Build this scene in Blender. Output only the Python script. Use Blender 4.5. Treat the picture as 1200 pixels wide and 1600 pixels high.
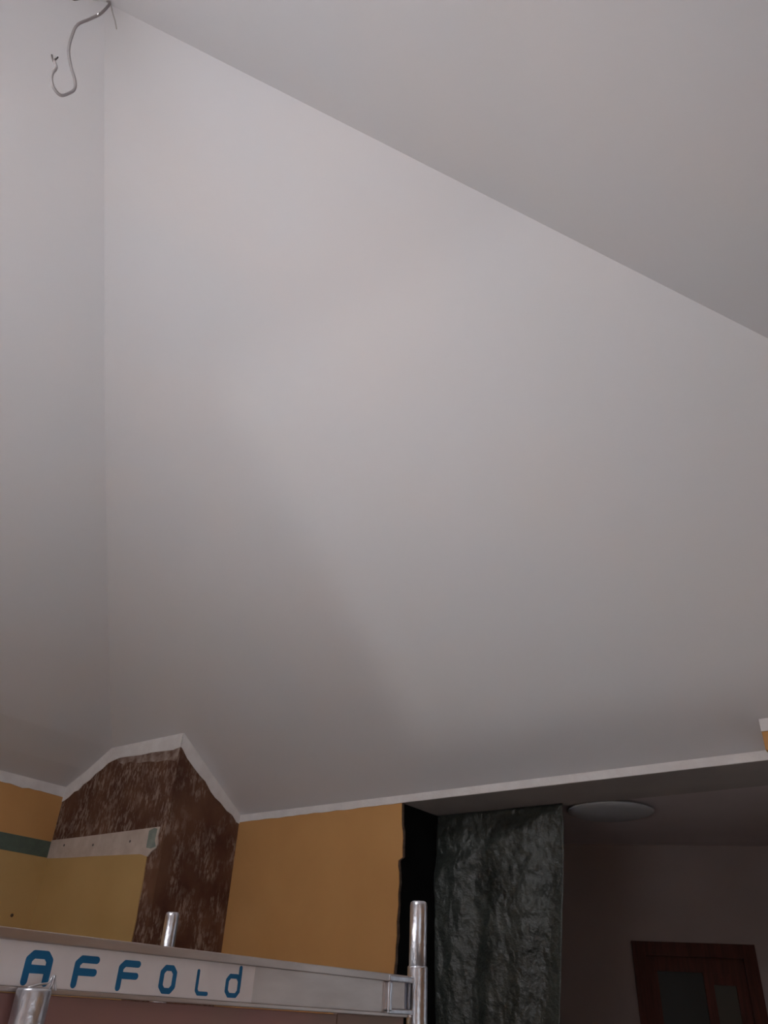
import bpy, bmesh, math, random
from mathutils import Vector, Matrix

scene = bpy.context.scene
for o in list(bpy.data.objects):
    bpy.data.objects.remove(o, do_unlink=True)
random.seed(7)
EYE = 1.60                                   # height of the lens above the floor
C = scene.collection
YF_ = -4.40

# ------------------------------------------------------------------ camera
cam_data = bpy.data.cameras.new('camera')
cam = bpy.data.objects.new('camera', cam_data)
C.objects.link(cam)
p, r, y = math.radians(32.75), math.radians(2.935), math.radians(-37.65)
F = Vector((math.sin(y)*math.cos(p), math.cos(y)*math.cos(p), math.sin(p)))
Rt = Vector((math.cos(y), -math.sin(y), 0))
U = Rt.cross(F)
right = Rt*math.cos(r) + U*math.sin(r)
up = U*math.cos(r) - Rt*math.sin(r)
cam.matrix_world = Matrix(((right.x, up.x, -F.x, 0), (right.y, up.y, -F.y, 0), (right.z, up.z, -F.z, EYE), (0, 0, 0, 1)))
cam_data.sensor_fit = 'VERTICAL'
cam_data.sensor_height = 24.0
cam_data.lens = 1206/1600*24.0
cam_data.clip_start = 0.02
scene.camera = cam

# ------------------------------------------------------------------ light
world = bpy.data.worlds.new('world')
scene.world = world
world.use_nodes = True
bg = world.node_tree.nodes['Background']
bg.inputs['Color'].default_value = (0.86, 0.92, 1.0, 1)
bg.inputs['Strength'].default_value = 0.8

def window_light(name, loc, direction, sx, sy, power, color, spread=180):
    l = bpy.data.lights.new(name, 'AREA')
    l.shape = 'RECTANGLE'; l.size = sx; l.size_y = sy; l.energy = power; l.color = color
    l.spread = math.radians(spread)
    o = bpy.data.objects.new(name, l); C.objects.link(o)
    o.location = loc
    o.rotation_euler = Vector(direction).to_track_quat('-Z', 'Y').to_euler()
    return o
# daylight entering by the window openings behind the camera (front and right wall)
window_light('daylight_front', (-1.265, YF_-0.18, 1.45), (0, 1, 0), 2.6, 1.9, 14, (0.90, 0.95, 1.0))
window_light('daylight_right', (1.56, -0.4, 1.45), (-1, 0, 0), 1.9, 1.9, 4, (0.90, 0.95, 1.0))
window_light('roof_fill', (-1.75, -1.01, 4.55), (0, 0.445, -0.895), 0.85, 0.95, 34, (0.96, 0.965, 1.0))  # fill lamp at the added roof window, brightens the back slope most
# glare thrown up by the bright ground outside: the jamb of the front window cuts it off along one line of the back slope
window_light('ground_glare', (-1.265, YF_-0.16, 1.40), (0, 0.958, 0.290), 2.7, 1.9, 1.05, (1.0, 0.95, 0.92), 2.4)
# sun through the added, unseen roof window in the front slope: it falls on the scaffold deck, which lights the ceiling from below
sun_d = bpy.data.lights.new('sun', 'SUN'); sun_d.energy = 57.0; sun_d.angle = math.radians(0.6); sun_d.color = (0.93, 0.94, 0.985)
sun = bpy.data.objects.new('sun', sun_d); C.objects.link(sun)
sun.rotation_euler = Vector((-0.10, 1.25, -2.98)).to_track_quat('-Z', 'Y').to_euler()

vs = scene.view_settings
vs.view_transform = 'Standard'
try: vs.look = 'None'
except Exception: pass
vs.exposure = 0.18
vs.gamma = 1.0
vs.use_curve_mapping = False
scene.cycles.use_denoising = True
scene.cycles.max_bounces = 7
scene.cycles.diffuse_bounces = 4

# ------------------------------------------------------------------ materials
MATS = {}
def mat(name, color, rough=0.6, metal=0.0, spec=0.5, var=0.0, scale=4.0, bump=0.0, bscale=60.0, coat=0.0, color2=None, stretch=(1, 1, 1), detail=4.0):
    m = bpy.data.materials.new(name); m.use_nodes = True
    nt = m.node_tree; n = nt.nodes; L = nt.links
    b = n['Principled BSDF']
    b.inputs['Roughness'].default_value = rough
    b.inputs['Metallic'].default_value = metal
    b.inputs['Specular IOR Level'].default_value = spec
    b.inputs['Coat Weight'].default_value = coat
    tc = n.new('ShaderNodeTexCoord'); mp = n.new('ShaderNodeMapping')
    mp.inputs['Scale'].default_value = stretch
    L.new(tc.outputs['Object'], mp.inputs['Vector'])
    if color2 is None:
        color2 = tuple(c*(1-var) for c in color)
    no = n.new('ShaderNodeTexNoise'); no.inputs['Scale'].default_value = scale; no.inputs['Detail'].default_value = detail
    L.new(mp.outputs['Vector'], no.inputs['Vector'])
    cr = n.new('ShaderNodeValToRGB')
    cr.color_ramp.elements[0].position = 0.35; cr.color_ramp.elements[1].position = 0.65
    cr.color_ramp.elements[0].color = (*color2, 1); cr.color_ramp.elements[1].color = (*color, 1)
    L.new(no.outputs['Fac'], cr.inputs['Fac'])
    L.new(cr.outputs['Color'], b.inputs['Base Color'])
    if bump:
        nb = n.new('ShaderNodeTexNoise'); nb.inputs['Scale'].default_value = bscale; nb.inputs['Detail'].default_value = 5
        L.new(mp.outputs['Vector'], nb.inputs['Vector'])
        bp = n.new('ShaderNodeBump'); bp.inputs['Strength'].default_value = bump; bp.inputs['Distance'].default_value = 0.01
        L.new(nb.outputs['Fac'], bp.inputs['Height']); L.new(bp.outputs['Normal'], b.inputs['Normal'])
    MATS[name] = m
    return m

mat('white_paint', (0.742, 0.716, 0.722), 0.75, spec=0.25, color2=(0.718, 0.714, 0.738), scale=1.1, detail=2.0, bump=0.04, bscale=160)
mat('white_band', (0.82, 0.79, 0.78), 0.7, spec=0.3, color2=(0.74, 0.70, 0.69), scale=9, bump=0.25, bscale=45)
mat('yellow_paint', (0.62, 0.335, 0.125), 0.7, spec=0.3, color2=(0.57, 0.30, 0.11), scale=2.2, bump=0.06, bscale=180)
mat('ochre_paint', (0.56, 0.37, 0.15), 0.7, spec=0.3, color2=(0.52, 0.34, 0.13), scale=2.6, bump=0.06, bscale=180)
mat('plaster', (0.62, 0.53, 0.47), 0.85, spec=0.2, color2=(0.52, 0.43, 0.37), scale=10, bump=0.3, bscale=50)
mat('green_board', (0.115, 0.150, 0.120), 0.8, spec=0.2, color2=(0.095, 0.120, 0.100), scale=14, bump=0.1)
mat('pale_green', (0.30, 0.34, 0.30), 0.8, spec=0.2, color2=(0.22, 0.26, 0.23), scale=14, bump=0.1)
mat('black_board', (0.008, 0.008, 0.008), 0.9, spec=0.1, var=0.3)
mat('raw_edge', (0.10, 0.07, 0.055), 0.9, spec=0.1, var=0.4, scale=30, bump=0.3)
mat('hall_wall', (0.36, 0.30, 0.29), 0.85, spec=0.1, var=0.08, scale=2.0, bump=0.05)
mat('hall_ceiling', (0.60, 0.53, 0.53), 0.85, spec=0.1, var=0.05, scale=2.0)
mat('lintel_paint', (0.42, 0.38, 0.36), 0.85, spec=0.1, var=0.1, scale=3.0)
mat('lamp_glass', (0.42, 0.44, 0.47), 0.35, spec=0.5)
mat('lamp_metal', (0.25, 0.24, 0.23), 0.5, metal=0.6)
mat('door_wood', (0.085, 0.024, 0.016), 0.6, spec=0.2, color2=(0.055, 0.016, 0.011), scale=6, stretch=(8, 8, 0.7))
mat('door_glass', (0.014, 0.0145, 0.013), 0.35, spec=0.25)
mat('door_glass_reflect', (0.055, 0.049, 0.039), 0.4, spec=0.25)  # paler glass, the reflection in the right pane is put into its colour
mat('floor_wood', (0.22, 0.19, 0.18), 0.6, spec=0.3, color2=(0.17, 0.145, 0.135), scale=3, stretch=(6, 0.8, 1))
mat('aluminium', (0.60, 0.54, 0.51), 0.38, metal=0.92, color2=(0.50, 0.44, 0.41), scale=24, bump=0.05, bscale=90, stretch=(1, 0.25, 1))
mat('galvanised', (0.68, 0.69, 0.74), 0.28, metal=0.95, color2=(0.56, 0.56, 0.60), scale=40, bump=0.16, bscale=70)
mat('deck_bounce', (0.64, 0.63, 0.62), 0.7, spec=0.2, color2=(0.56, 0.55, 0.54), scale=9)  # pale cover added to the deck to bounce more sun at the ceiling
mat('toe_reflection', (0.34, 0.17, 0.155), 0.45, spec=0.5, color2=(0.27, 0.185, 0.14), scale=2.5, stretch=(1, 1.0, 0.6))  # reddish and tan reflections on the lower panel, painted into its colour
mat('sticker_white', (0.85, 0.80, 0.80), 0.45, spec=0.4, color2=(0.80, 0.745, 0.745), scale=16)
mat('letter_blue', (0.014, 0.155, 0.34), 0.5, spec=0.3, color2=(0.012, 0.135, 0.30), scale=30)
mat('cable_grey', (0.33, 0.30, 0.30), 0.6, spec=0.3)
mat('wire_dark', (0.10, 0.085, 0.08), 0.5, spec=0.3)
mat('wire_pale', (0.52, 0.49, 0.48), 0.5, spec=0.3)
mat('screw_steel', (0.12, 0.10, 0.10), 0.5, metal=0.5)
mat('rubber', (0.03, 0.03, 0.03), 0.8)
mat('window_frame', (0.75, 0.74, 0.72), 0.5)

def stripped_wall(key, lo, hi, amount):                          # brown underlayer with pale leaf-like scraps of old wallpaper left on it
    m = bpy.data.materials.new(key); m.use_nodes = True
    nt = m.node_tree; n = nt.nodes; L = nt.links; b = n['Principled BSDF']
    b.inputs['Roughness'].default_value = 0.85; b.inputs['Specular IOR Level'].default_value = 0.15
    tc = n.new('ShaderNodeTexCoord')
    base = n.new('ShaderNodeTexNoise'); base.inputs['Scale'].default_value = 3.5; base.inputs['Detail'].default_value = 6
    L.new(tc.outputs['Object'], base.inputs['Vector'])
    cr = n.new('ShaderNodeValToRGB'); cr.color_ramp.elements[0].position = 0.36; cr.color_ramp.elements[1].position = 0.66
    cr.color_ramp.elements[0].color = (0.090, 0.040, 0.027, 1); cr.color_ramp.elements[1].color = (0.175, 0.088, 0.055, 1)
    L.new(base.outputs['Fac'], cr.inputs['Fac'])
    # leaf-shaped scraps: two families of stretched cells, leaning left and right
    masks = []
    for ang, sc, off in ((0.75, 1.0, 0.0), (-0.8, 1.1, 3.7), (0.1, 0.9, 8.1), (1.35, 0.95, 5.3)):
        mp = n.new('ShaderNodeMapping'); mp.inputs['Rotation'].default_value = (ang, ang, 0)
        mp.inputs['Scale'].default_value = (34*sc, 34*sc, 12*sc); mp.inputs['Location'].default_value = (off, off, off)
        L.new(tc.outputs['Object'], mp.inputs['Vector'])
        wv = n.new('ShaderNodeTexNoise'); wv.inputs['Scale'].default_value = 1.0; wv.inputs['Detail'].default_value = 3.0; wv.inputs['Roughness'].default_value = 0.6
        L.new(mp.outputs['Vector'], wv.inputs['Vector'])
        rr = n.new('ShaderNodeValToRGB'); rr.color_ramp.elements[0].position = 0.555; rr.color_ramp.elements[1].position = 0.66
        L.new(wv.outputs['Fac'], rr.inputs['Fac']); masks.append(rr.outputs['Color'])
    def math_node(op, a, bb):
        k = n.new('ShaderNodeMath'); k.operation = op
        for i, v in enumerate((a, bb)):
            if isinstance(v, (int, float)): k.inputs[i].default_value = v
            else: L.new(v, k.inputs[i])
        return k.outputs[0]
    mx = math_node('MAXIMUM', math_node('MAXIMUM', masks[0], masks[1]), math_node('MAXIMUM', masks[2], masks[3]))
    big = n.new('ShaderNodeTexNoise'); big.inputs['Scale'].default_value = 5.0; big.inputs['Detail'].default_value = 2.0
    L.new(tc.outputs['Object'], big.inputs['Vector'])
    br = n.new('ShaderNodeValToRGB'); br.color_ramp.elements[0].position = lo; br.color_ramp.elements[1].position = hi
    L.new(big.outputs['Fac'], br.inputs['Fac'])
    fac = math_node('MULTIPLY', math_node('MULTIPLY', mx, br.outputs['Color']), amount)
    mix = n.new('ShaderNodeMixRGB'); L.new(fac, mix.inputs['Fac']); L.new(cr.outputs['Color'], mix.inputs['Color1'])
    mix.inputs['Color2'].default_value = (0.44, 0.33, 0.27, 1)
    L.new(mix.outputs['Color'], b.inputs['Base Color'])
    bp = n.new('ShaderNodeBump'); bp.inputs['Strength'].default_value = 0.4; bp.inputs['Distance'].default_value = 0.004
    L.new(fac, bp.inputs['Height']); L.new(bp.outputs['Normal'], b.inputs['Normal'])
    MATS[key] = m
stripped_wall('stripped', 0.44, 0.60, 0.55)
stripped_wall('stripped_pale', 0.30, 0.55, 0.58)
mat('smear', (0.40, 0.32, 0.28), 0.9, spec=0.1, color2=(0.17, 0.10, 0.075), scale=16, bump=0.3, bscale=50)

def plastic_sheet():                          # dark crinkled foil
    m = bpy.data.materials.new('plastic_foil'); m.use_nodes = True
    nt = m.node_tree; n = nt.nodes; L = nt.links; b = n['Principled BSDF']
    b.inputs['Roughness'].default_value = 0.30; b.inputs['Specular IOR Level'].default_value = 0.6
    tc = n.new('ShaderNodeTexCoord')
    no = n.new('ShaderNodeTexNoise'); no.inputs['Scale'].default_value = 5; no.inputs['Detail'].default_value = 6
    L.new(tc.outputs['Object'], no.inputs['Vector'])
    cr = n.new('ShaderNodeValToRGB'); cr.color_ramp.elements[0].position = 0.3; cr.color_ramp.elements[1].position = 0.7
    cr.color_ramp.elements[0].color = (0.024, 0.029, 0.026, 1); cr.color_ramp.elements[1].color = (0.070, 0.079, 0.072, 1)
    L.new(no.outputs['Fac'], cr.inputs['Fac']); L.new(cr.outputs['Color'], b.inputs['Base Color'])
    mp = n.new('ShaderNodeMapping'); mp.inputs['Scale'].default_value = (26, 26, 15); mp.inputs['Rotation'].default_value = (0.2, 0.5, 0.1)
    L.new(tc.outputs['Object'], mp.inputs['Vector'])
    vo = n.new('ShaderNodeTexVoronoi'); vo.inputs['Scale'].default_value = 1.0
    try: vo.feature = 'SMOOTH_F1'
    except Exception: pass
    L.new(mp.outputs['Vector'], vo.inputs['Vector'])
    n2 = n.new('ShaderNodeTexNoise'); n2.inputs['Scale'].default_value = 40; n2.inputs['Detail'].default_value = 4
    L.new(tc.outputs['Object'], n2.inputs['Vector'])
    ad = n.new('ShaderNodeMath'); ad.operation = 'ADD'; L.new(vo.outputs['Distance'], ad.inputs[0]); L.new(n2.outputs['Fac'], ad.inputs[1])
    bp = n.new('ShaderNodeBump'); bp.inputs['Strength'].default_value = 0.9; bp.inputs['Distance'].default_value = 0.012
    L.new(ad.outputs[0], bp.inputs['Height']); L.new(bp.outputs['Normal'], b.inputs['Normal'])
    MATS['foil'] = m
plastic_sheet()

def pane_glass():
    m = bpy.data.materials.new('window_glass'); m.use_nodes = True
    nt = m.node_tree; n = nt.nodes; L = nt.links
    out = n['Material Output']; n.remove(n['Principled BSDF'])
    t = n.new('ShaderNodeBsdfTransparent'); g = n.new('ShaderNodeBsdfGlossy'); g.inputs['Roughness'].default_value = 0.02
    x = n.new('ShaderNodeMixShader'); x.inputs[0].default_value = 0.06
    L.new(t.outputs[0], x.inputs[1]); L.new(g.outputs[0], x.inputs[2]); L.new(x.outputs[0], out.inputs['Surface'])
    MATS['pane'] = m
pane_glass()

# ------------------------------------------------------------------ mesh helpers (z given relative to the floor)
def link(name, me, material, parent=None):
    o = bpy.data.objects.new(name, me)
    if material: me.materials.append(MATS[material])
    C.objects.link(o)
    if parent: o.parent = parent
    return o
def from_bm(name, bm, material, parent=None, smooth=False):
    bmesh.ops.recalc_face_normals(bm, faces=bm.faces[:])
    me = bpy.data.meshes.new(name); bm.to_mesh(me); bm.free()
    if smooth:
        for f in me.polygons: f.use_smooth = True
    return link(name, me, material, parent)
def polys(name, verts, faces, material, parent=None, smooth=False):
    me = bpy.data.meshes.new(name); me.from_pydata(verts, [], faces); me.update()
    bm = bmesh.new(); bm.from_mesh(me); bpy.data.meshes.remove(me)
    return from_bm(name, bm, material, parent, smooth)
def add_box(bm, x0, x1, y0, y1, z0, z1, bevel=0.0):
    vs_ = [bm.verts.new((x, yy, z)) for x in (x0, x1) for yy in (y0, y1) for z in (z0, z1)]
    fs = [bm.faces.new([vs_[i] for i in q]) for q in ((0, 1, 3, 2), (4, 6, 7, 5), (0, 4, 5, 1), (2, 3, 7, 6), (0, 2, 6, 4), (1, 5, 7, 3))]
    if bevel:
        es = {e for f in fs for e in f.edges}
        bmesh.ops.bevel(bm, geom=list(es), offset=bevel, segments=2, affect='EDGES', profile=0.5)
def box(name, x0, x1, y0, y1, z0, z1, material, parent=None, bevel=0.0):
    bm = bmesh.new(); add_box(bm, x0, x1, y0, y1, z0, z1, bevel)
    return from_bm(name, bm, material, parent)
def slab(name, pts, off, material, parent=None):
    """closed polygon pts (3D, planar) thickened by the vector off"""
    off = Vector(off); n = len(pts)
    v = [tuple(q) for q in pts] + [tuple(Vector(q)+off) for q in pts]
    f = [list(range(n)), list(range(2*n-1, n-1, -1))] + [[i, (i+1) % n, n+(i+1) % n, n+i] for i in range(n)]
    return polys(name, v, f, material, parent)
def add_tube(bm, pts, rad, seg=10, caps=True):
    pts = [Vector(q) for q in pts]; rings = []
    rads = rad if isinstance(rad, (list, tuple)) else [rad]*len(pts)
    t0 = (pts[1]-pts[0]).normalized()
    ref = Vector((0, 0, 1)) if abs(t0.z) < 0.9 else Vector((1, 0, 0))
    nrm = t0.cross(ref).normalized()
    for i, q in enumerate(pts):
        a = pts[max(i-1, 0)]; b = pts[min(i+1, len(pts)-1)]
        t = (b-a).normalized()
        nrm = (nrm - t*nrm.dot(t)).normalized(); bn = t.cross(nrm)
        rings.append([bm.verts.new(q + (nrm*math.cos(k*2*math.pi/seg) + bn*math.sin(k*2*math.pi/seg))*rads[i]) for k in range(seg)])
    for a, b in zip(rings, rings[1:]):
        for k in range(seg):
            bm.faces.new((a[k], a[(k+1) % seg], b[(k+1) % seg], b[k]))
    if caps:
        bm.faces.new(rings[0][::-1]); bm.faces.new(rings[-1])
def tube(name, pts, rad, material, parent=None, seg=10, smooth=True):
    bm = bmesh.new(); add_tube(bm, pts, rad, seg)
    o = from_bm(name, bm, material, parent, smooth)
    return o
def smooth_pts(pts, n=4):
    pts = [Vector(q) for q in pts]; out = []
    for i in range(len(pts)-1):
        p0 = pts[max(i-1, 0)]; p1 = pts[i]; p2 = pts[i+1]; p3 = pts[min(i+2, len(pts)-1)]
        for k in range(n):
            t = k/n
            out.append(0.5*((2*p1)+(p2-p0)*t+(2*p0-5*p1+4*p2-p3)*t*t+(-p0+3*p1-3*p2+p3)*t**3))
    out.append(pts[-1]); return out
def lathe(name, prof, loc, material, parent=None, seg=40):
    bm = bmesh.new(); rings = []
    for rad, z in prof:
        rings.append([bm.verts.new((loc[0]+rad*math.cos(k*2*math.pi/seg), loc[1]+rad*math.sin(k*2*math.pi/seg), loc[2]+z)) for k in range(seg)])
    for a, b in zip(rings, rings[1:]):
        for k in range(seg): bm.faces.new((a[k], a[(k+1) % seg], b[(k+1) % seg], b[k]))
    bm.faces.new(rings[0][::-1]); bm.faces.new(rings[-1])
    return from_bm(name, bm, material, parent, True)
def empty(name, loc=(0, 0, 0)):
    o = bpy.data.objects.new(name, None); C.objects.link(o); o.location = loc; o.empty_display_size = 0.1
    return o
def thing(name, label, cat, group=None):
    o = empty(name); o['label'] = label; o['category'] = cat
    if group: o['group'] = group
    return o
def tag(o, label, cat, group=None):
    o['label'] = label; o['category'] = cat
    if group: o['group'] = group
    return o
def struct(o, label=None):
    o['kind'] = 'structure'
    if label: o['label'] = label
    return o

# ------------------------------------------------------------------ the room: a square hall under a pyramid ceiling
XL, XR, YB, YF = -5.679, 1.38, 4.162, -4.40
def E_(z): return z + EYE
APEX = (-2.036, 0.495, E_(3.577))
TT, TB = E_(1.142), E_(1.100)               # top and bottom of the white band on the back wall
S = 0.664                                    # pitch of the back slope
def zback(yy): return TT + S*(YB-yy)
HB = E_(1.335)                               # eaves on the left are a little higher
struct(box('floor', XL-0.3, XR+0.3, YF-0.3, YB, -0.10, 0.0, 'floor_wood'), 'brown wooden floor of the room')

ceil = struct(empty('ceiling'), 'freshly white-painted pyramid ceiling of four slopes')
prof = [(XL, 1.335), (-5.45, 1.437), (-5.196, 1.575), (-4.894, 1.777), (-4.123, 2.275), (-3.234, 2.838), (-2.368, 3.373)]
hipL = [(x, YB-(E_(z)-TT)/S, E_(z)) for x, z in prof]          # where left and back slope meet
S3 = (APEX[2]-TT)/(APEX[1]-YF)               # pitch of the front slope
mir = lambda q: (q[0], YF+(q[2]-TT)/S3, q[2])
T = 0.0
# back slope
cr_ = (XR, YB+0.002, TT)
back_pts = hipL + [APEX, cr_, (XL, YB+0.002, TT)]
def shell(name, pts, outward, parent):
    return slab(name, pts, Vector(outward)*0.06, 'white_paint', parent)
shell('slope', back_pts, (0, 0.5, 0.8), ceil)
shell('slope', [APEX, (XR, YF, TT), cr_], (0.5, 0, 0.8), ceil)
# front slope, with a hole for the roof window added to let the sun in
HX0, HX1, HY0, HY1 = -2.175, -1.325, -1.425, -0.475
def zfront(yy): return TT + S3*(yy-YF)
fl = [mir(q) for q in hipL] + [APEX]
def xleft(yy):
    for q, w in zip(fl, fl[1:]):
        if q[1] <= yy <= w[1]: return q[0] + (w[0]-q[0])*(yy-q[1])/(w[1]-q[1])
    return XL
def xright(yy): return XR + (APEX[0]-XR)*(yy-YF)/(APEX[1]-YF)
def fpt(x, yy): return (x, yy, zfront(yy))
def lside(y0, y1): return [fpt(xleft(y0), y0)] + [q for q in fl if y0 < q[1] < y1] + [fpt(xleft(y1), y1)]
FO = (0, -0.5, 0.8)
shell('slope', [fpt(XR, YF)] + [fpt(XL, YF)] + lside(YF+0.001, HY0) + [fpt(xright(HY0), HY0)], FO, ceil)
shell('slope', lside(HY0, HY1) + [fpt(HX0, HY1), fpt(HX0, HY0)], FO, ceil)
shell('slope', [fpt(HX1, HY0), fpt(HX1, HY1), fpt(xright(HY1), HY1), fpt(xright(HY0), HY0)], FO, ceil)
shell('slope', lside(HY1, APEX[1]-0.001) + [fpt(xright(HY1), HY1)], FO, ceil)
rw = struct(empty('added_roof_window'), 'added roof window in the front slope, out of view')
for x0, x1, y0, y1 in ((HX0-0.06, HX0, HY0-0.06, HY1+0.06), (HX1, HX1+0.06, HY0-0.06, HY1+0.06), (HX0, HX1, HY0-0.06, HY0), (HX0, HX1, HY1, HY1+0.06)):
    slab('frame', [fpt(x0, y0), fpt(x1, y0), fpt(x1, y1), fpt(x0, y1)], (0, -0.05, 0.1), 'window_frame', rw)
slab('pane', [tuple(Vector(fpt(x, yy))+Vector((0, -0.02, 0.04))) for x, yy in ((HX0, HY0), (HX1, HY0), (HX1, HY1), (HX0, HY1))], (0, -0.003, 0.006), 'pane', rw)
v, f = [], []
for a in hipL + [APEX]:
    v += [tuple(a), mir(a)]
nL = len(hipL)+1
for i in range(nL-1):
    f.append([2*i, 2*i+1, 2*i+3, 2*i+2])
off = Vector((-0.03, 0, 0.05)); m_ = len(v)
v2 = v + [tuple(Vector(q)+off) for q in v]
f2 = f + [[j+m_ for j in q][::-1] for q in f]
lo = polys('slope', v2, f2, 'white_paint', ceil)

# walls -------------------------------------------------------------
XO = -2.955                                  # left jamb of the opening to the hallway
YR = 4.655                                   # back of that deep wall
wb = struct(empty('wall_back'), 'yellow back wall with a wide opening to a dark hallway')
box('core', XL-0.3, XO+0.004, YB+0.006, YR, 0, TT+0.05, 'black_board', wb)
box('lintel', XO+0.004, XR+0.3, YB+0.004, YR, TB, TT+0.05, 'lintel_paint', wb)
jag = [(-2.949, 1.105), (-2.944, 0.965), (-2.936, 0.93), (-2.932, 0.89), (-2.935, 0.84), (-2.932, 0.782), (-2.962, 0.765), (-2.963, 0.735), (-2.955, 0.70), (-2.951, 0.64),
       (-2.957, 0.58), (-2.953, 0.52), (-2.961, 0.434), (-2.957, 0.36), (-2.963, 0.30), (-2.962, 0.24), (-2.972, 0.16), (-2.964, 0.05), (-2.97, -0.2), (-2.96, -0.6), (-2.968, -1.1), (-2.962, -1.6)]
slab('painted_face', [(x, YB+0.006, E_(z)) for x, z in jag] + [(-4.392, YB+0.006, 0), (-4.392, YB+0.006, E_(1.105))], (0, -0.010, 0), 'yellow_paint', wb)
# rough plaster showing at the broken edge
jag2 = [(x+0.012+0.006*random.random(), z) for x, z in jag]
slab('raw_edge', [(x, YB+0.0075, E_(z)) for x, z in jag2] + [(-3.0, YB+0.0075, 0), (-3.0, YB+0.0075, E_(1.105))], (0, -0.005, 0), 'raw_edge', wb)

wl = struct(empty('wall_left'), 'yellow left wall with a strip of green plasterboard')
box('core', XL-0.25, XL, YF-0.25, YB, 0, HB+0.03, 'yellow_paint', wl)
box('green_strip', XL, XL+0.003, 1.2, 3.508, E_(0.832), E_(0.942), 'green_board', wl)['label'] = 'strip of bare green plasterboard in yellow wall'
box('painted_face', XL, XL+0.002, 0.4, 3.508, 0, E_(0.831), 'ochre_paint', wl)
mk = lathe('wall_smudge', [(0.010, 0), (0.012, 0.003), (0.005, 0.006)], (0, 0, 0), 'raw_edge', wl, 10)  # small dark stain on the wall, modelled as a raised dot
mk.rotation_euler = (0, math.pi/2, 0); mk.location = (XL, 3.35, E_(0.438))

def wall_with_window(name, axis, c0, c1, a0, a1, h, wa0, wa1, wz0, wz1, label):
    root = struct(empty(name), label)
    def bx(n, p0, p1, z0, z1):
        if axis == 'y': box(n, p0, p1, c0, c1, z0, z1, 'yellow_paint', root)
        else: box(n, c0, c1, p0, p1, z0, z1, 'yellow_paint', root)
    bx('pier', a0, wa0, 0, h); bx('pier', wa1, a1, 0, h); bx('apron', wa0, wa1, 0, wz0); bx('lintel', wa0, wa1, wz1, h)
    return root
def window(name, axis, c, a0, a1, z0, z1, label, split=True):
    root = struct(empty(name), label)
    def bx(n, p0, p1, q0, q1, m, t=0.03):
        if axis == 'y': box(n, p0, p1, c-t, c+t, q0, q1, m, root)
        else: box(n, c-t, c+t, p0, p1, q0, q1, m, root)
    w = 0.06; mid = (a0+a1)/2
    bx('frame', a0, a0+w, z0, z1, 'window_frame'); bx('frame', a1-w, a1, z0, z1, 'window_frame')
    bx('frame', a0+w, a1-w, z0, z0+w, 'window_frame'); bx('frame', a0+w, a1-w, z1-w, z1, 'window_frame')
    if not split:
        bx('pane', a0+w, a1-w, z0+w, z1-w, 'pane', 0.004); return
    bx('mullion', mid-w/2, mid+w/2, z0+w, z1-w, 'window_frame')
    bx('pane', a0+w, mid-w/2, z0+w, z1-w, 'pane', 0.004); bx('pane', mid+w/2, a1-w, z0+w, z1-w, 'pane', 0.004)
wall_with_window('wall_front', 'y', YF-0.25, YF, XL-0.25, XR+0.25, TT+0.08, -2.63, 0.10, 0.45, 2.45, 'yellow front wall with a wide window')
window('window_1', 'y', YF-0.06, -2.63, 0.10, 0.45, 2.45, 'wide white window in the front wall', False)
wall_with_window('wall_right', 'x', XR, XR+0.25, YF, YB, TT+0.08, -1.4, 0.6, 0.45, 2.45, 'yellow right wall with a window')
window('window_2', 'x', XR+0.06, -1.4, 0.6, 0.45, 2.45, 'white window in the right wall')

# white painted bands under the slopes --------------------------------
def ragged(p0, p1, n, amp, seed):
    rnd = random.Random(seed); a, b = Vector(p0), Vector(p1); out = []
    for i in range(n+1):
        q = a.lerp(b, i/n); q.z += rnd.uniform(-amp, amp) if 0 < i < n else 0
        out.append(tuple(q))
    return out
struct(slab('trim_1', [(-4.392, YB, TT+0.004), (XR, YB, TT+0.004), (XR, YB, TB)] + ragged((XO, YB, TB), (-4.392, YB, TB-0.004), 22, 0.003, 3), (0, -0.008, 0), 'white_band'), 'white painted band along the top of the back wall and opening')
struct(slab('trim_2', [(XL, YF, HB+0.004), (XL, 3.513, HB+0.004)] + ragged((XL, 3.513, E_(1.262)), (XL, 1.5, E_(1.262)), 40, 0.006, 5) + [(XL, YF, E_(1.262))], (0.006, 0, 0), 'white_band'), 'white painted band along the top of the left wall')

# ------------------------------------------------------------------ chimney breast in the corner
CX, CY = -4.392, 3.513                        # its right face and its front face
ch = thing('chimney_breast', 'corner chimney breast of stripped brown wallpaper under the white slopes', 'chimney')
top = [(XL, E_(1.335)), (-5.45, E_(1.437)), (-5.196, E_(1.573)), (CX, E_(1.573))]
e = 0.006
v = [(XL, CY, 0), (CX, CY, 0), (CX, YB, 0), (XL, YB, 0)]
v += [(CX, CY, zback(CY)+e), (-5.196, CY, zback(CY)+e), (-5.45, CY, E_(1.437)+e), (XL, CY, E_(1.335)+e), (CX, YB, TT+e), (XL, YB, TT+e)]
polys('body', v, [[0, 1, 4, 5, 6, 7], [1, 2, 8, 4], [2, 3, 9, 8], [3, 0, 7, 9], [4, 8, 9, 7, 6, 5], [0, 3, 2, 1]], 'stripped', ch)
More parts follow.
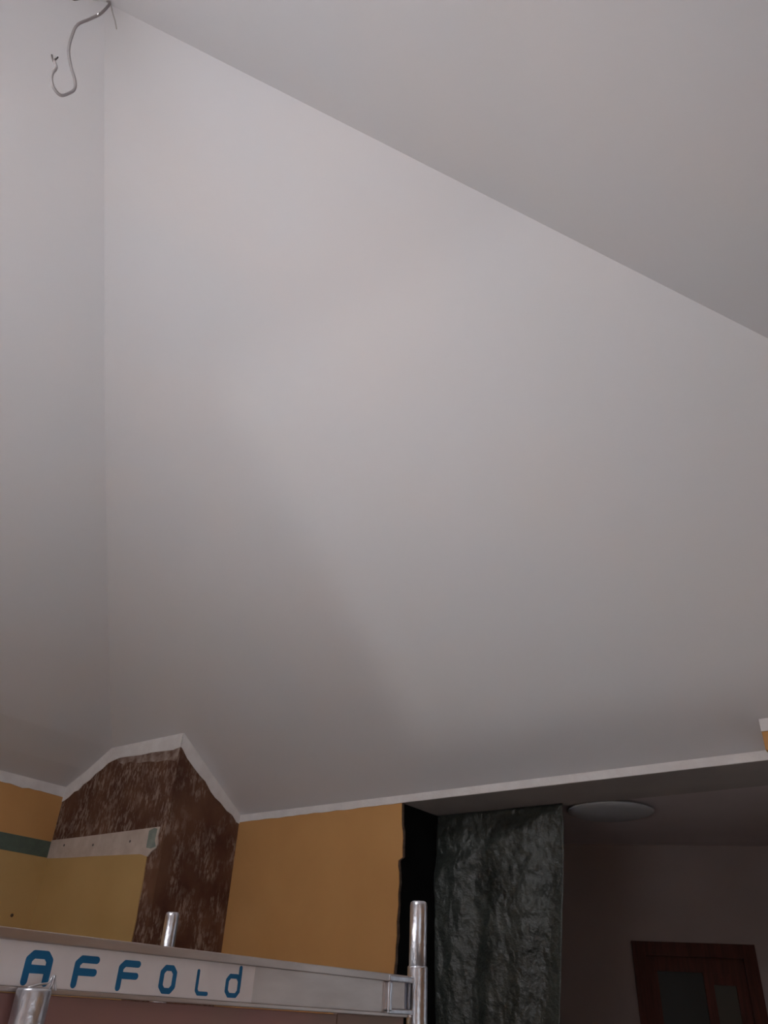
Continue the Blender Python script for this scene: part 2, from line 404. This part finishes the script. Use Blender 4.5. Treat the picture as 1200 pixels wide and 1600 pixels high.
# front face layers (facing the room, -y)
slab('wallpaper', [(XL, CY, E_(0.7)), (CX, CY, E_(0.7)), (CX, CY, E_(1.573)), (-5.196, CY, E_(1.573)), (-5.45, CY, E_(1.437)), (XL, CY, E_(1.333))], (0, -0.002, 0), 'stripped_pale', ch)
ft = [(XL, E_(1.335)), (-5.45, E_(1.437)), (-5.196, E_(1.575)), (CX, E_(1.575))]
low = [(CX, 1.478), (-4.47, 1.466), (-4.58, 1.472), (-4.70, 1.478), (-4.82, 1.475), (-4.95, 1.482), (-5.06, 1.487), (-5.13, 1.478), (-5.20, 1.462), (-5.26, 1.425), (-5.33, 1.398), (-5.38, 1.360), (-5.45, 1.335), (-5.50, 1.296), (-5.55, 1.290), (-5.60, 1.258), (-5.64, 1.240), (XL, 1.228)]
slab('white_band', [(x, CY, z) for x, z in ft] + [(x, CY, E_(z)) for x, z in low], (0, -0.006, 0), 'white_band', ch)['label'] = 'white painted band under the slope'
sm = [(-4.40, 1.482), (-4.405, 1.40), (-4.43, 1.385), (-4.52, 1.405), (-4.62, 1.402), (-4.72, 1.418), (-4.83, 1.420), (-4.93, 1.442), (-5.02, 1.436), (-5.07, 1.452), (-5.10, 1.485)]
slab('plaster_smear', [(x, CY, E_(z)) for x, z in sm], (0, -0.004, 0), 'smear', ch)
st = [(XL, 0.952), (-5.3, 0.951), (-4.9, 0.953), (-4.452, 0.956), (-4.456, 0.905), (-4.440, 0.850), (-4.452, 0.823), (-4.49, 0.806), (-4.52, 0.775), (-4.60, 0.795), (-4.75, 0.800), (-4.95, 0.806), (-5.15, 0.812), (-5.35, 0.815), (-5.55, 0.822), (XL, 0.828)]
slab('plaster_strip', [(x, CY, E_(z)) for x, z in st], (0, -0.009, 0), 'plaster', ch)['label'] = 'bare plasterboard strip with screw heads'
slab('green_patch', [(x, CY-0.009, E_(z)) for x, z in ((-4.552, 0.938), (-4.50, 0.952), (-4.470, 0.944), (-4.474, 0.87), (-4.452, 0.833), (-4.50, 0.823), (-4.548, 0.832))], (0, -0.0015, 0), 'pale_green', ch)
for sx, sz in ((-5.497, 0.906), (-5.145, 0.886), (-4.734, 0.883)):
    s_ = lathe('screw', [(0.008, 0), (0.009, 0.002), (0.004, 0.003)], (0, 0, 0), 'screw_steel', ch, 10)
    s_.rotation_euler = (math.pi/2, 0, 0); s_.location = (sx, CY-0.009, E_(sz))
yl = [(XL, 0.84), (-5.3, 0.83), (-4.8, 0.82), (-4.53, 0.80), (-4.527, 0.72), (-4.520, 0.60), (-4.524, 0.50), (-4.516, 0.40), (-4.520, 0.29), (-4.514, 0.1), (-4.52, -0.4), (-4.515, -1.0), (-4.52, -1.6), (XL, -1.6)]
slab('painted_face', [(x, CY, E_(z)) for x, z in yl], (0, -0.007, 0), 'ochre_paint', ch)['label'] = 'ochre yellow painted lower face'
# right face band (facing +x)
rl = [(CY, 1.478), (3.535, 1.462), (3.58, 1.418), (3.65, 1.372), (3.72, 1.330), (3.78, 1.302), (3.84, 1.248), (3.89, 1.216), (3.95, 1.192), (4.02, 1.150), (4.08, 1.132), (4.13, 1.092), (YB, 1.086)]
slab('white_band', [(CX, CY, zback(CY)+0.003), (CX, YB, TT+0.003)] + [(CX, a, E_(b)) for a, b in rl][::-1], (0.006, 0, 0), 'white_band', ch)['label'] = 'white painted band under the slope'

# yellow boxing over the right end of the opening
bx_ = thing('wall_boxing', 'small yellow boxing with white top under the slope at right edge', 'boxing')
yb_ = 4.002
polys('body', [(-0.742, yb_, E_(1.104)), (-0.25, yb_, E_(1.104)), (-0.25, YB-0.008, E_(1.104)), (-0.742, YB-0.008, E_(1.104)),
               (-0.742, yb_, zback(yb_)+e), (-0.25, yb_, zback(yb_)+e), (-0.25, YB-0.008, zback(YB)+e), (-0.742, YB-0.008, zback(YB)+e)],
      [[0, 1, 5, 4], [1, 2, 6, 5], [2, 3, 7, 6], [3, 0, 4, 7], [4, 5, 6, 7], [3, 2, 1, 0]], 'yellow_paint', bx_)
slab('white_band', [(-0.742, yb_, zback(yb_)+0.003), (-0.25, yb_, zback(yb_)+0.003), (-0.25, yb_, E_(1.190)), (-0.5, yb_, E_(1.186)), (-0.742, yb_, E_(1.192))], (0, -0.006, 0), 'white_band', bx_)

# ------------------------------------------------------------------ hallway behind the opening
HC = TB + 0.012                               # flat hallway ceiling
far_a = Vector((-2.626, 5.857)); fd = Vector((math.cos(math.radians(25.53)), math.sin(math.radians(25.53)))); fnv = Vector((-fd.y, fd.x))
def fw(s, d=0.0): q = far_a + fd*s + fnv*d; return (q.x, q.y)
P0_, P1_ = fw(-1.6), fw(3.2)
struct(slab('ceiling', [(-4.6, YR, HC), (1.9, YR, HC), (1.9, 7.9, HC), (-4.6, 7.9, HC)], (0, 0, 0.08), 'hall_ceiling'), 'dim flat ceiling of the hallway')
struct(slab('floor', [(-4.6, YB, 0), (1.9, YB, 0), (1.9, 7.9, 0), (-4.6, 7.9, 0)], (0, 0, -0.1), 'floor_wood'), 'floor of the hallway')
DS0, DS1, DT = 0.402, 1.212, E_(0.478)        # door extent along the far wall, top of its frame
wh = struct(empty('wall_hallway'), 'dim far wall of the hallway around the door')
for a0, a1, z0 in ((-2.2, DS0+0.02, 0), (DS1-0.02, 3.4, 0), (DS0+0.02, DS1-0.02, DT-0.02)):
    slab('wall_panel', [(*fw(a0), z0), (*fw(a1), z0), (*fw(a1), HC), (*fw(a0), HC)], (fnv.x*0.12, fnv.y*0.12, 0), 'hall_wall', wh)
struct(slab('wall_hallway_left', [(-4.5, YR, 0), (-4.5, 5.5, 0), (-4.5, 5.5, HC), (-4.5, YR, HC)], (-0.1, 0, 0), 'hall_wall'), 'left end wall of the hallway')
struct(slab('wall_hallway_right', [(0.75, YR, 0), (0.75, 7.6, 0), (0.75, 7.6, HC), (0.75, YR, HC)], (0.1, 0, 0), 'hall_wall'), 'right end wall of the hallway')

dr = struct(empty('door_1'), 'dark reddish wooden hallway door with glass panes')
def dslab(n, s0, s1, z0, z1, d0, d1, m, par=dr):
    return slab(n, [(*fw(s0, d0), z0), (*fw(s1, d0), z0), (*fw(s1, d0), z1), (*fw(s0, d0), z1)], (fnv.x*(d1-d0), fnv.y*(d1-d0), 0), m, par)
fwid = 0.085
dslab('frame', DS0, DS0+fwid, 0, DT, -0.022, 0.12, 'door_wood'); dslab('frame', DS1-fwid, DS1, 0, DT, -0.022, 0.12, 'door_wood')
dslab('frame', DS0+fwid, DS1-fwid, DT-fwid, DT, -0.022, 0.12, 'door_wood')
l0, l1, lt = DS0+fwid, DS1-fwid, DT-fwid
dslab('stile', l0, l0+0.07, 0.02, lt, 0.015, 0.055, 'door_wood'); dslab('stile', l1-0.07, l1, 0.02, lt, 0.015, 0.055, 'door_wood')
dslab('rail', l0+0.07, l1-0.07, lt-0.09, lt, 0.015, 0.055, 'door_wood'); dslab('rail', l0+0.07, l1-0.07, 0.02, 0.32, 0.015, 0.055, 'door_wood')
lm = l0 + 0.62*(l1-l0)
dslab('mullion', lm-0.03, lm+0.03, 0.32, lt-0.09, 0.018, 0.052, 'door_wood')
dslab('pane', l0+0.07, lm-0.03, 0.32, lt-0.09, 0.032, 0.038, 'door_glass'); dslab('pane', lm+0.03, l1-0.07, 0.32, lt-0.16, 0.032, 0.038, 'door_glass_reflect')
dslab('transom', lm+0.03, l1-0.07, lt-0.16, lt-0.09, 0.02, 0.05, 'door_wood')
hq = fw(l0+0.035, 0.015); hq2 = fw(l0+0.035, -0.05); hq3 = fw(l0+0.15, -0.05)
tube('handle', smooth_pts([(*hq, 1.05), (*hq2, 1.05), (*hq3, 1.05)]), 0.009, 'lamp_metal', dr, 8)

lampo = thing('ceiling_lamp', 'round white flush ceiling lamp, unlit, in the dim hallway', 'lamp')
lathe('base', [(0.20, 0), (0.20, -0.022), (0.19, -0.025)], (-1.865, 4.87, HC), 'lamp_metal', lampo)
lathe('shade', [(0.10, -0.006), (0.252, -0.015), (0.262, -0.020), (0.257, -0.027), (0.22, -0.040), (0.15, -0.050), (0.07, -0.056), (0.01, -0.057)], (-1.865, 4.87, HC), 'lamp_glass', lampo)

# plastic dust sheet hung in the opening ---------------------------------
def make_sheet():
    x0, x1, zt, zb = XO+0.008, -2.070, TB-0.004, 0.03
    nx, nz = 70, 170
    rnd = random.Random(11)
    cre = [(rnd.uniform(0, 1), rnd.uniform(0, 1), rnd.uniform(0, math.pi), rnd.uniform(14, 34), rnd.uniform(0.3, 1)) for _ in range(46)]
    vv, ff = [], []
    for j in range(nz+1):
        t = j/nz
        for i in range(nx+1):
            u = i/nx
            x = x0 + (x1-x0)*u
            z = zt + (zb-zt)*t
            edge = 0.010*math.sin(t*9+0.5)*t
            x += edge*u + u*(0.030-0.27*min(t, 0.5))
            d = 0.018*math.sin(u*11+1.4*math.sin(t*3.1))*min(1, t*5+0.15) + 0.010*math.sin(u*23+t*5+2)*min(1, t*4)
            # sagging fold that runs from the right corner down to the left
            d += 0.020*math.exp(-((t*2.7 - (1-u)*0.38 - 0.02)**2)/0.004)
            for cx, cz, an, fr, am in cre:
                w = (u-cx)*math.cos(an)*0.9 + (t-cz)*math.sin(an)*2.7
                dist = (u-cx)**2*0.8+((t-cz)*2.7)**2
                d += 0.007*am*math.exp(-dist*9)*abs(math.sin(w*fr))
            vv.append((x, YR-0.075-d, z))
    for j in range(nz):
        for i in range(nx):
            a = j*(nx+1)+i
            ff.append([a, a+1, a+nx+2, a+nx+1])
    o = polys('foil', vv, ff, 'foil', None, True)
    mod = o.modifiers.new('thickness', 'SOLIDIFY'); mod.thickness = 0.001
    return o
sheet = thing('dust_sheet', 'dark crinkled plastic dust sheet hanging in the hallway opening', 'plastic sheet')
so = make_sheet(); so.parent = sheet
box('batten', XO+0.006, -2.066, YR-0.072, YR-0.045, TB-0.030, TB-0.001, 'black_board', sheet)

# ------------------------------------------------------------------ cables hanging from the apex
cab = thing('ceiling_cable', 'grey electric cable hanging in a loop from the ceiling peak', 'cable')
loop = [(-2.030, 0.496, 3.585), (-2.005, 0.497, 3.523), (-2.009, 0.481, 3.411), (-2.013, 0.462, 3.325), (-2.018, 0.443, 3.242), (-2.016, 0.451, 3.170), (-2.013, 0.464, 3.090), (-2.007, 0.488, 3.027), (-2.001, 0.511, 2.974),
        (-1.999, 0.520, 2.921), (-2.001, 0.513, 2.863), (-2.005, 0.498, 2.805), (-2.011, 0.4725, 2.803), (-2.016, 0.451, 2.8325), (-2.019, 0.438, 2.879), (-2.020, 0.435, 2.933), (-2.024, 0.419, 2.982)]
# the cable does not lie flat: let it sway a little towards the room
loop = [(x+0.02*math.sin(i*0.6), yy+0.01*math.sin(i*0.9), z+EYE) for i, (x, yy, z) in enumerate(loop)]
tube('sheath', smooth_pts(loop), 0.0058, 'cable_grey', cab, 8)
tipx, tipy, tipz = loop[-1]
for dx, dy, dz, mm in ((-0.003, -0.014, 0.020, 'wire_dark'), (-0.001, -0.003, 0.026, 'wire_pale'), (0.002, 0.006, 0.030, 'wire_dark')):
    tube('conductor', smooth_pts([(tipx, tipy, tipz-0.01), (tipx+dx*0.6, tipy+dy*0.7, tipz+dz*0.5), (tipx+dx, tipy+dy, tipz+dz)]), 0.003, mm, cab, 6)
cab2 = thing('ceiling_cable', 'short dark cable ends poking out at the ceiling peak', 'cable')
tube('sheath', smooth_pts([(-2.034, 0.494, EYE+3.60), (-2.006, 0.503, EYE+3.568), (-1.999, 0.520, EYE+3.563), (-1.992, 0.543, EYE+3.552)]), 0.0055, 'wire_dark', cab2, 8)
tube('conductor', smooth_pts([(-2.034, 0.494, EYE+3.60), (-2.004, 0.515, EYE+3.54), (-1.997, 0.531, EYE+3.497), (-1.992, 0.552, EYE+3.455), (-1.988, 0.567, EYE+3.414)]), 0.003, 'wire_pale', cab2, 6)
cab3 = thing('ceiling_cable', 'folded dark cable stub at the upper edge beside the looped cable', 'cable')
tube('sheath', smooth_pts([(-2.034, 0.488, EYE+3.60), (-2.010, 0.450, EYE+3.545), (-2.016, 0.420, EYE+3.475), (-2.027, 0.405, EYE+3.432), (-2.033, 0.386, EYE+3.402), (-2.040, 0.372, EYE+3.43), (-2.045, 0.366, EYE+3.47)]), 0.0075, 'wire_dark', cab3, 8)

# ------------------------------------------------------------------ mobile scaffold
XS = -1.303
sc = thing('scaffold', 'aluminium scaffold platform with blue lettered sticker and steel posts', 'scaffold')
Y0, Y1 = -0.45, 1.885
def zt(yy): return E_(0.084-0.0092*(yy-0.76))
def zb(yy): return E_(0.0045-0.0118*(yy-0.78))
def strip(name, d0, d1, zl0, zl1, zr0, zr1, m, par, ya=Y0, yb=Y1, bev=0.0015):
    """bar along y between x=XS+d0 and XS+d1, given its lower/upper height at both ends"""
    vv = [(XS+d0, ya, zl0), (XS+d1, ya, zl0), (XS+d1, ya, zl1), (XS+d0, ya, zl1), (XS+d0, yb, zr0), (XS+d1, yb, zr0), (XS+d1, yb, zr1), (XS+d0, yb, zr1)]
    me = bpy.data.meshes.new(name); me.from_pydata(vv, [], [[0, 1, 2, 3], [4, 7, 6, 5], [0, 4, 5, 1], [1, 5, 6, 2], [2, 6, 7, 3], [3, 7, 4, 0]])
    bm = bmesh.new(); bm.from_mesh(me); bpy.data.meshes.remove(me)
    if bev: bmesh.ops.bevel(bm, geom=bm.edges[:], offset=bev, segments=2, affect='EDGES', profile=0.5)
    return from_bm(name, bm, m, par)
beam = strip('side_beam', -0.012, -0.006, zb(Y0), zt(Y0), zb(Y1), zt(Y1), 'aluminium', sc)
strip('flange', -0.012, 0.004, zt(Y0)-0.016, zt(Y0), zt(Y1)-0.016, zt(Y1), 'aluminium', beam)
strip('flange', -0.012, 0.004, zb(Y0)-0.007, zb(Y0)+0.001, zb(Y1)-0.007, zb(Y1)+0.001, 'aluminium', beam)
strip('toe_board', -0.022, -0.008, zb(Y0)-0.16, zb(Y0)-0.006, zb(Y1)-0.16, zb(Y1)-0.006, 'toe_reflection', sc, Y0, 1.62)
strip('toe_board', -0.022, -0.008, zb(1.622)-0.16, zb(1.622)-0.006, zb(Y1)-0.16, zb(Y1)-0.006, 'toe_reflection', sc, 1.624, Y1)
# far beam, deck and cross tubes
strip('side_beam', -1.02, -0.98, zb(Y0)-0.16, zb(Y0)-0.03, zb(Y1)-0.16, zb(Y1)-0.03, 'aluminium', sc)
strip('deck_board', -0.98, -0.022, zb(Y0)-0.13, zb(Y0)-0.115, zb(Y1)-0.13, zb(Y1)-0.115, 'deck_bounce', sc)
YP = 1.931
def upright(x, yy, ztop, zsleeve, rad=0.0262):
    u = tube('upright', [(x, yy, 0.12), (x, yy, zsleeve-0.004), (x, yy, zsleeve)], [rad, rad, rad*0.965], 'galvanised', sc, 28)
    k = tube('spigot', [(x, yy, zsleeve-0.1), (x, yy, ztop-0.012), (x, yy, ztop-0.003), (x, yy, ztop)], [rad*0.88, rad*0.88, rad*0.82, rad*0.66], 'galvanised', u, 28)
    tube('castor_stem', [(x, yy, 0.10), (x, yy, 0.125)], 0.018, 'galvanised', u, 12)
    w_ = lathe('castor_wheel', [(0.03, -0.016), (0.05, -0.014), (0.052, 0), (0.05, 0.014), (0.03, 0.016)], (0, 0, 0), 'rubber', u, 20)
    w_.rotation_euler = (math.pi/2, 0, 0); w_.location = (x, yy, 0.0525)
    return u
upright(XS, YP, E_(0.249), E_(0.097))
upright(XS-0.995, YP, E_(0.243), E_(0.060))
upright(XS-0.995, Y0-0.04, E_(0.243), E_(0.060))
for zz in (0.35, 0.85, 1.32):
    tube('cross_tube', [(XS, YP, zz), (XS-0.995, YP, zz)], 0.02, 'galvanised', sc, 14)
# claw holding the beam on the post
br = strip('end_bracket', -0.013, 0.006, zb(1.80)+0.001, zt(1.80)-0.016, zb(1.815)+0.001, zt(1.815)-0.016, 'galvanised', sc, 1.80, 1.815, 0.003)
bm = bmesh.new()
for z0, z1 in ((E_(0.058), E_(0.072)), (E_(-0.010), E_(0.002))):
    add_box(bm, XS-0.030, XS+0.006, 1.80, YP-0.012, z0, z1, 0.003)
add_box(bm, XS-0.030, XS-0.020, 1.80, YP-0.012, E_(-0.004), E_(0.062), 0.002)
from_bm('claw', bm, 'galvanised', sc)
# near post under the beam, with its spring pin
PX, PY = XS+0.030, 0.822
u = tube('upright', [(PX, PY, 0.12), (PX, PY, E_(0.000)), (PX, PY, E_(0.004))], [0.0262, 0.0262, 0.0245], 'galvanised', sc, 28)
tube('castor_stem', [(PX, PY, 0.10), (PX, PY, 0.125)], 0.018, 'galvanised', u, 12)
w_ = lathe('castor_wheel', [(0.03, -0.016), (0.05, -0.014), (0.052, 0), (0.05, 0.014), (0.03, 0.016)], (0, 0, 0), 'rubber', u, 20)
w_.rotation_euler = (math.pi/2, 0, 0); w_.location = (PX, PY, 0.0525)
bm = bmesh.new()
add_tube(bm, smooth_pts([(PX+0.012, PY-0.020, E_(0.004)), (PX+0.016, PY-0.004, E_(0.009)), (PX+0.016, PY+0.012, E_(0.012)), (PX+0.012, PY+0.020, E_(0.022)), (PX+0.010, PY+0.027, E_(0.012)), (PX+0.012, PY+0.030, E_(0.002))]), 0.0017, 8)
add_tube(bm, smooth_pts([(PX+0.012, PY+0.018, E_(0.001)), (PX+0.016, PY+0.018, E_(0.010)), (PX+0.014, PY+0.021, E_(0.022))]), 0.0022, 8)
from_bm('locking_pin', bm, 'galvanised', sc, True)

# sticker with its letters ----------------------------------------------
def zs(yy): return zb(yy)+0.0015
stk = slab('sticker', [(XS-0.006, 0.42, zs(0.42)), (XS-0.006, 1.339, zs(1.339)), (XS-0.006, 1.340, zt(1.34)-0.0165), (XS-0.006, 0.42, zt(0.42)-0.0165)], (0.0008, 0, 0), 'sticker_white', sc)
stk['label'] = 'white sticker with blue letters'
XF = XS-0.006+0.0008
def stroke(bm, pts, w, seg=6, lift=0.0):
    """flat round-ended stroke in the plane x = XF, raised 0.3 mm"""
    for si, (a, b) in enumerate(zip(pts, pts[1:])):
        hgt = 0.0004 + lift + si*0.00004
        a, b = Vector(a), Vector(b); d = (b-a)
        if d.length < 1e-6: continue
        d.normalize(); n = Vector((-d.y, d.x)); ring = []
        for k in range(seg+1):
            t = math.pi/2 + math.pi*k/seg
            ring.append(a + (d*math.cos(t)+n*math.sin(t))*w/2)
        for k in range(seg+1):
            t = -math.pi/2 + math.pi*k/seg
            ring.append(b + (d*math.cos(t)+n*math.sin(t))*w/2)
        lo_ = [bm.verts.new((XF, q.x, q.y)) for q in ring]; hi_ = [bm.verts.new((XF+hgt, q.x, q.y)) for q in ring]
        bm.faces.new(hi_)
        m = len(ring)
        for k in range(m): bm.faces.new((lo_[k], lo_[(k+1) % m], hi_[(k+1) % m], hi_[k]))
def rr(x0, x1, z0, z1, c):                      # squarish O with clipped corners
    return [(x0+c, z0), (x1-c, z0), (x1, z0+c), (x1, z1-c), (x1-c, z1), (x0+c, z1), (x0, z1-c), (x0, z0+c), (x0+c, z0)]
G = {
 'C': lambda a, b, z, h: [[(b, z+h*0.86), (b-h*.16, z+h), (a+h*.16, z+h), (a, z+h*0.84), (a, z+h*.16), (a+h*.16, z), (b-h*.16, z), (b, z+h*.14)]],
 'S': lambda a, b, z, h: [[(b, z+h), (a+h*.1, z+h), (a, z+h*.88), (a, z+h*.6), (a+h*.1, z+h*.5), (b-h*.1, z+h*.5), (b, z+h*.4), (b, z+h*.12), (b-h*.1, z), (a, z)]],
 'A': lambda a, b, z, h: [[(a, z), (a, z+h*.8), (a+h*.2, z+h), (b-h*.2, z+h), (b, z+h*.8), (b, z)], [(a, z+h*.46), (b, z+h*.46)]],
 'F': lambda a, b, z, h: [[(a, z), (a, z+h*.82), (a+h*.2, z+h), (b, z+h)], [(a, z+h*.5), (b-h*.04, z+h*.5)]],
 'O': lambda a, b, z, h: [rr(a, b, z, z+h, h*.2)],
 'L': lambda a, b, z, h: [[(a, z+h), (a, z+h*.14), (a+h*.14, z), (b, z)]],
 'd': lambda a, b, z, h: [rr(a, b, z, z+h*.68, h*.15), [(b, z+h*.3), (b, z+h)]],
}
W = 0.0098
for ch_, a, b, z0, z1, w in (('S', 0.585, 0.640, 0.0125, 0.056, W), ('C', 0.710, 0.764, 0.012, 0.0535, W), ('A', 0.822, 0.860, 0.0125, 0.0505, 0.0120), ('F', 0.914, 0.951, 0.0122, 0.0494, 0.0112), ('F', 1.0045, 1.0405, 0.0115, 0.0486, 0.0106),
                             ('O', 1.0985, 1.1285, 0.0108, 0.0472, 0.0096), ('L', 1.1865, 1.2140, 0.0098, 0.0462, 0.0070), ('d', 1.2650, 1.2985, 0.0098, 0.0575, 0.0082)):
    bm = bmesh.new()
    for li, pl in enumerate(G[ch_](a, b, E_(z0), z1-z0)): stroke(bm, pl, w, 6, li*0.0005)
    from_bm('letter', bm, 'letter_blue', stk)
